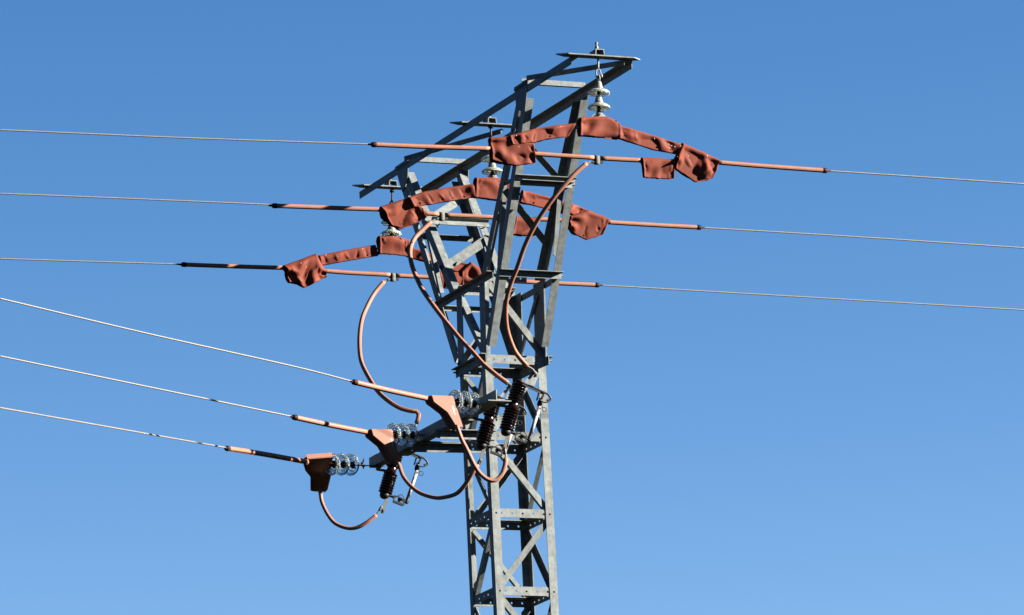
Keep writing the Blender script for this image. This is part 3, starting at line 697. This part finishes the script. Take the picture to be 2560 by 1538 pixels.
bm = bmesh.new(); lathe(bm, c0-ax*.03, ax, [(.040, -.03), (.055, -.01), (.060, .03), (.05, .035)], 24); obj('end_fitting', bm, DARK, root, True)
bm = bmesh.new(); lathe(bm, c1-ax*.005, ax, [(.05, 0), (.05, .02), (.03, .035)], 24); obj('end_fitting', bm, DARK, root, True)
bm = bmesh.new()                                    # upper arm with hook
bar(bm, P(1296, 953, .0), P(1366, 984, 0), Y, .045, .010); bar(bm, P(1348, 980), P(1342, 1001), Y, .035, .009)
bar(bm, P(1296, 957, -.028), P(1360, 986, -.028), Z, .022, .005)
sweep(bm, resample([P(1355, 980, -.03), P(1369, 986, -.03), P(1377, 996, -.03), P(1373, 1002, -.03), P(1367, 1000, -.03)], .01), circ(.012, 8))
obj('upper_arm', bm, DARK, root)
bm = bmesh.new()
bar(bm, P(1313, 958, -.01), P(1335, 930, -.01), X, .035, .006); 
plate(bm, [P(1325, 962, -.03), P(1336, 966, -.03), P(1346, 940, -.03), P(1338, 931, -.03)], Y, .006); hexbolt(bm, P(1341, 937, -.03), -Y, .022, .02, .01)
obj('upper_terminal', bm, CAPM, root)
bm = bmesh.new(); cc = P(1364, 1000, -.03)            # spring and horn ring at the latch
for k in range(5): lathe(bm, P(1359-k*1.1, 987+k*2.2, -.03), P(1355, 1000)-P(1360, 985), [(.014, 0), (.017, .002), (.014, .004)], 10)
obj('spring', bm, CAPM, root, True)
bm = bmesh.new(); ctr = P(1361, 998, -.03)
sweep(bm, [ctr+V((math.cos(a)*.062, math.sin(a)*.012, math.sin(a)*.040)) for a in [math.pi*(-1.05+k/12) for k in range(14)]], circ(.008, 8))
lathe(bm, P(1348, 1015), P(1352, 998)-P(1348, 1015), [(.026, 0), (.030, .02), (.030, .05), (.018, .07), (.018, .09)], 14)
obj('latch', bm, DARK, root, True)
t0, t1 = P(1350, 1014), P(1322, 1100)
bm = bmesh.new(); lathe(bm, t1, t0-t1, [(.0, 0), (.021, .0), (.021, (t0-t1).length), (0, (t0-t1).length)], 18, cap=False); obj('fuse_tube', bm, TUBEM, root, True)
bm = bmesh.new(); rc = P(1360.5, 1024, -.02)
sweep(bm, [rc+V((math.cos(a)*.026, 0, math.sin(a)*.026)) for a in [k*math.pi/10 for k in range(20)]], circ(.0042, 6), closed=True); cyl(bm, P(1352, 1012), P(1357, 1019, -.02), .005, 6); obj('pull_ring', bm, DARK, root, True)
bm = bmesh.new()                                    # lower hinge
bar(bm, P(1264, 1076), P(1292, 1087), Y, .06, .014)
for dy in (-.035, .035):
    q = [P(1290, 1082, dy), P(1304, 1086, dy), P(1316, 1093, dy), P(1314, 1107, dy), P(1288, 1097, dy)]
    for a_, b_ in zip(q, q[1:]+q[:1]): bar(bm, a_, b_, Y, .012, .014)
bar(bm, P(1289, 1097), P(1314, 1107), Y, .08, .010); cyl(bm, P(1308, 1092, -.05), P(1308, 1092, .05), .013, 10)
bar(bm, P(1303, 1088), P(1303, 1102), Y, .05, .02); bar(bm, P(1310, 1094), P(1324, 1097), Y, .03, .02)
sweep(bm, resample([P(1298, 1084, -.04), P(1307, 1079, -.04), P(1314, 1084, -.04), P(1318, 1092, -.04)], .01), circ(.005, 6))
lathe(bm, P(1321.5, 1101), t0-t1, [(.012, -.01), (.025, 0), (.025, .03), (.022, .05)], 14)
obj('lower_hinge', bm, DARK, root)
bm = bmesh.new(); bar(bm, P(1272, 1084, -.02), P(1259, 1128, -.02), X, .036, .006); hexbolt(bm, P(1261.5, 1120, -.023), -Y, .024, .02, .01)
obj('lower_terminal', bm, STEEL2, root)
bm = bmesh.new(); bar(bm, P(1289, 1020, .05), P(1246, 1013, .05), Z, .03, .01); bar(bm, P(1246, 1013, .05), V((XC+.06, Y1+.10, ZC-.14)), Y, .03, .012); obj('mounting_bracket', bm, STEEL2, root)
# copies: same cut-out shifted along the side bar
def tubebase(Yq): return atY(1322, 1100, Yq)
def solveY(px, base):
    lo, hi = -3.0, 4.0
    for _ in range(40):
        m_ = (lo+hi)/2; p = V((base.x, m_, base.z))-CAM; x = PW/2+FPX*p.dot(RGT)/p.dot(FWD)
        if x > px: lo = m_
        else: hi = m_
    return (lo+hi)/2
base = tubebase(Y1); Yc = [Y1, solveY(1261, base), solveY(1016, base)]
labs = [None, 'brown porcelain fuse cutout just behind the nearest one, in front of the tower leg', 'brown porcelain fuse cutout hanging left of the tower behind the shaded clamp box']
for k in (1, 2):
    r2 = root.copy(); col.objects.link(r2); r2.location = root.location+V((0, Yc[k]-Y1, -.01 if k == 1 else .0)); r2['label'] = labs[k]
    for ch in list(root.children):
        c2 = ch.copy(); col.objects.link(c2); c2.parent = r2
CUTZ = {1: -.01, 2: 0.0}

# ================================================================== jumpers
def jumper(pts, Ya, Yb, lab, grp, bare0=None, bare1=None, r=.0255, zs_=None, name='jumper_cable', lug=True):
    n = len(pts); P3 = []
    d = [0]
    for a, b in zip(pts, pts[1:]): d.append(d[-1]+math.hypot(b[0]-a[0], b[1]-a[1]))
    for q, s in zip(pts, d):
        f = s/d[-1]; f = f*f*(3-2*f); P3.append(atY(*q, Ya+(Yb-Ya)*f))
    o = thing(name, lab, 'jumper cable', tuple(P3[0]), grp)
    bm = bmesh.new(); sweep(bm, resample(P3, .03), seam(r), up=V((.75, -.6, .1))); obj('insulating_sleeve', bm, SLEEVE, o, True)
    for bb, end, yq, pen in ((bare0, P3[0], Ya, P3[1]), (bare1, P3[-1], Yb, P3[-2])):
        if bb:
            bm = bmesh.new(); tip = [atY(*q, yq) for q in bb]; path = [end.lerp(pen, .3)]+[end]+tip
            sweep(bm, resample(path, .02), circ(.0105, 10)); 
            if lug: lathe(bm, tip[-1], end-tip[-1], [(.014, -.02), (.017, 0), (.017, .04), (.012, .05)], 12)
            obj('bare_end', bm, LUG if zs_ else WIRE, o, True)
    return o
GU, GL = 'upper jumper cables from conductors to cutouts', 'looping cables from clamp boxes to cutouts'
jumper([(1466.7, 409), (1440, 432), (1418, 455), (1386, 492), (1351, 541), (1330, 577), (1311, 618), (1293, 670), (1280, 702), (1267.5, 745), (1264.5, 786), (1269, 828), (1285, 873), (1302, 897.5), (1319, 916)],
       -LP, Yc[0]-.03, 'salmon jumper cable curving down in front of the right struts', GU, [(1475, 406), (1488, 404)], [(1331, 923), (1340, 934)])
jumper([(1077, 555), (1051, 580), (1036.5, 596), (1027.5, 615), (1025, 634), (1029, 660), (1040, 691), (1056, 724), (1080, 759), (1108, 796), (1131, 824), (1153, 850), (1185, 884), (1208, 910), (1235, 933), (1270, 959)],
       0, Yc[1]-.03, 'salmon jumper cable crossing in front of the left legs of the tower', GU, [(1086, 550), (1098, 545)], [(1275, 960), (1279, 964)], r=.027)
jumper([(959.5, 705), (935, 735), (916, 770), (904.5, 800), (899, 840), (899.5, 880), (906, 912), (928, 954), (947, 981), (973, 1004), (1002, 1021), (1030, 1028), (1041, 1029), (1047, 1037), (1045, 1047), (1041.5, 1058)],
       LP, Yc[2]-.03, 'salmon jumper cable hanging in a wide bow against the sky, left of the tower', GU, [(965, 701), (975, 697)], [(1038, 1066), (1034, 1076)], r=.027)
Sy = [t['cen'].y+.02 for t in taps]
jumper([(1141, 1062), (1153, 1096), (1168, 1126), (1186, 1163), (1202, 1186), (1221, 1199.5), (1238, 1201), (1253, 1188), (1261, 1168), (1264.5, 1146)], Sy[0], Yc[0]-.03, 'salmon loop hanging from the sunlit clamp box across the front leg', GL, None, [(1264, 1136), (1262, 1124)])
jumper([(990, 1148), (998, 1163), (1008, 1191), (1029, 1217), (1053, 1234), (1085, 1244), (1108, 1244), (1140, 1235), (1160, 1216), (1179, 1187), (1188, 1173), (1194, 1162)], Sy[1], Yc[1]-.03, 'salmon loop hanging from the half shaded clamp box to the left legs', GL, None, [(1197, 1157), (1200, 1151)], r=.023, zs_=1)
jumper([(799, 1225), (801.5, 1235), (805, 1256), (820, 1287), (839, 1309), (869, 1320.5), (895, 1318), (919, 1305), (941, 1288)], Sy[2], Yc[2]-.03, 'lowest salmon loop against the sky under the dark clamp box', GL, None, [(947, 1278), (953, 1269)], r=.023, zs_=1)
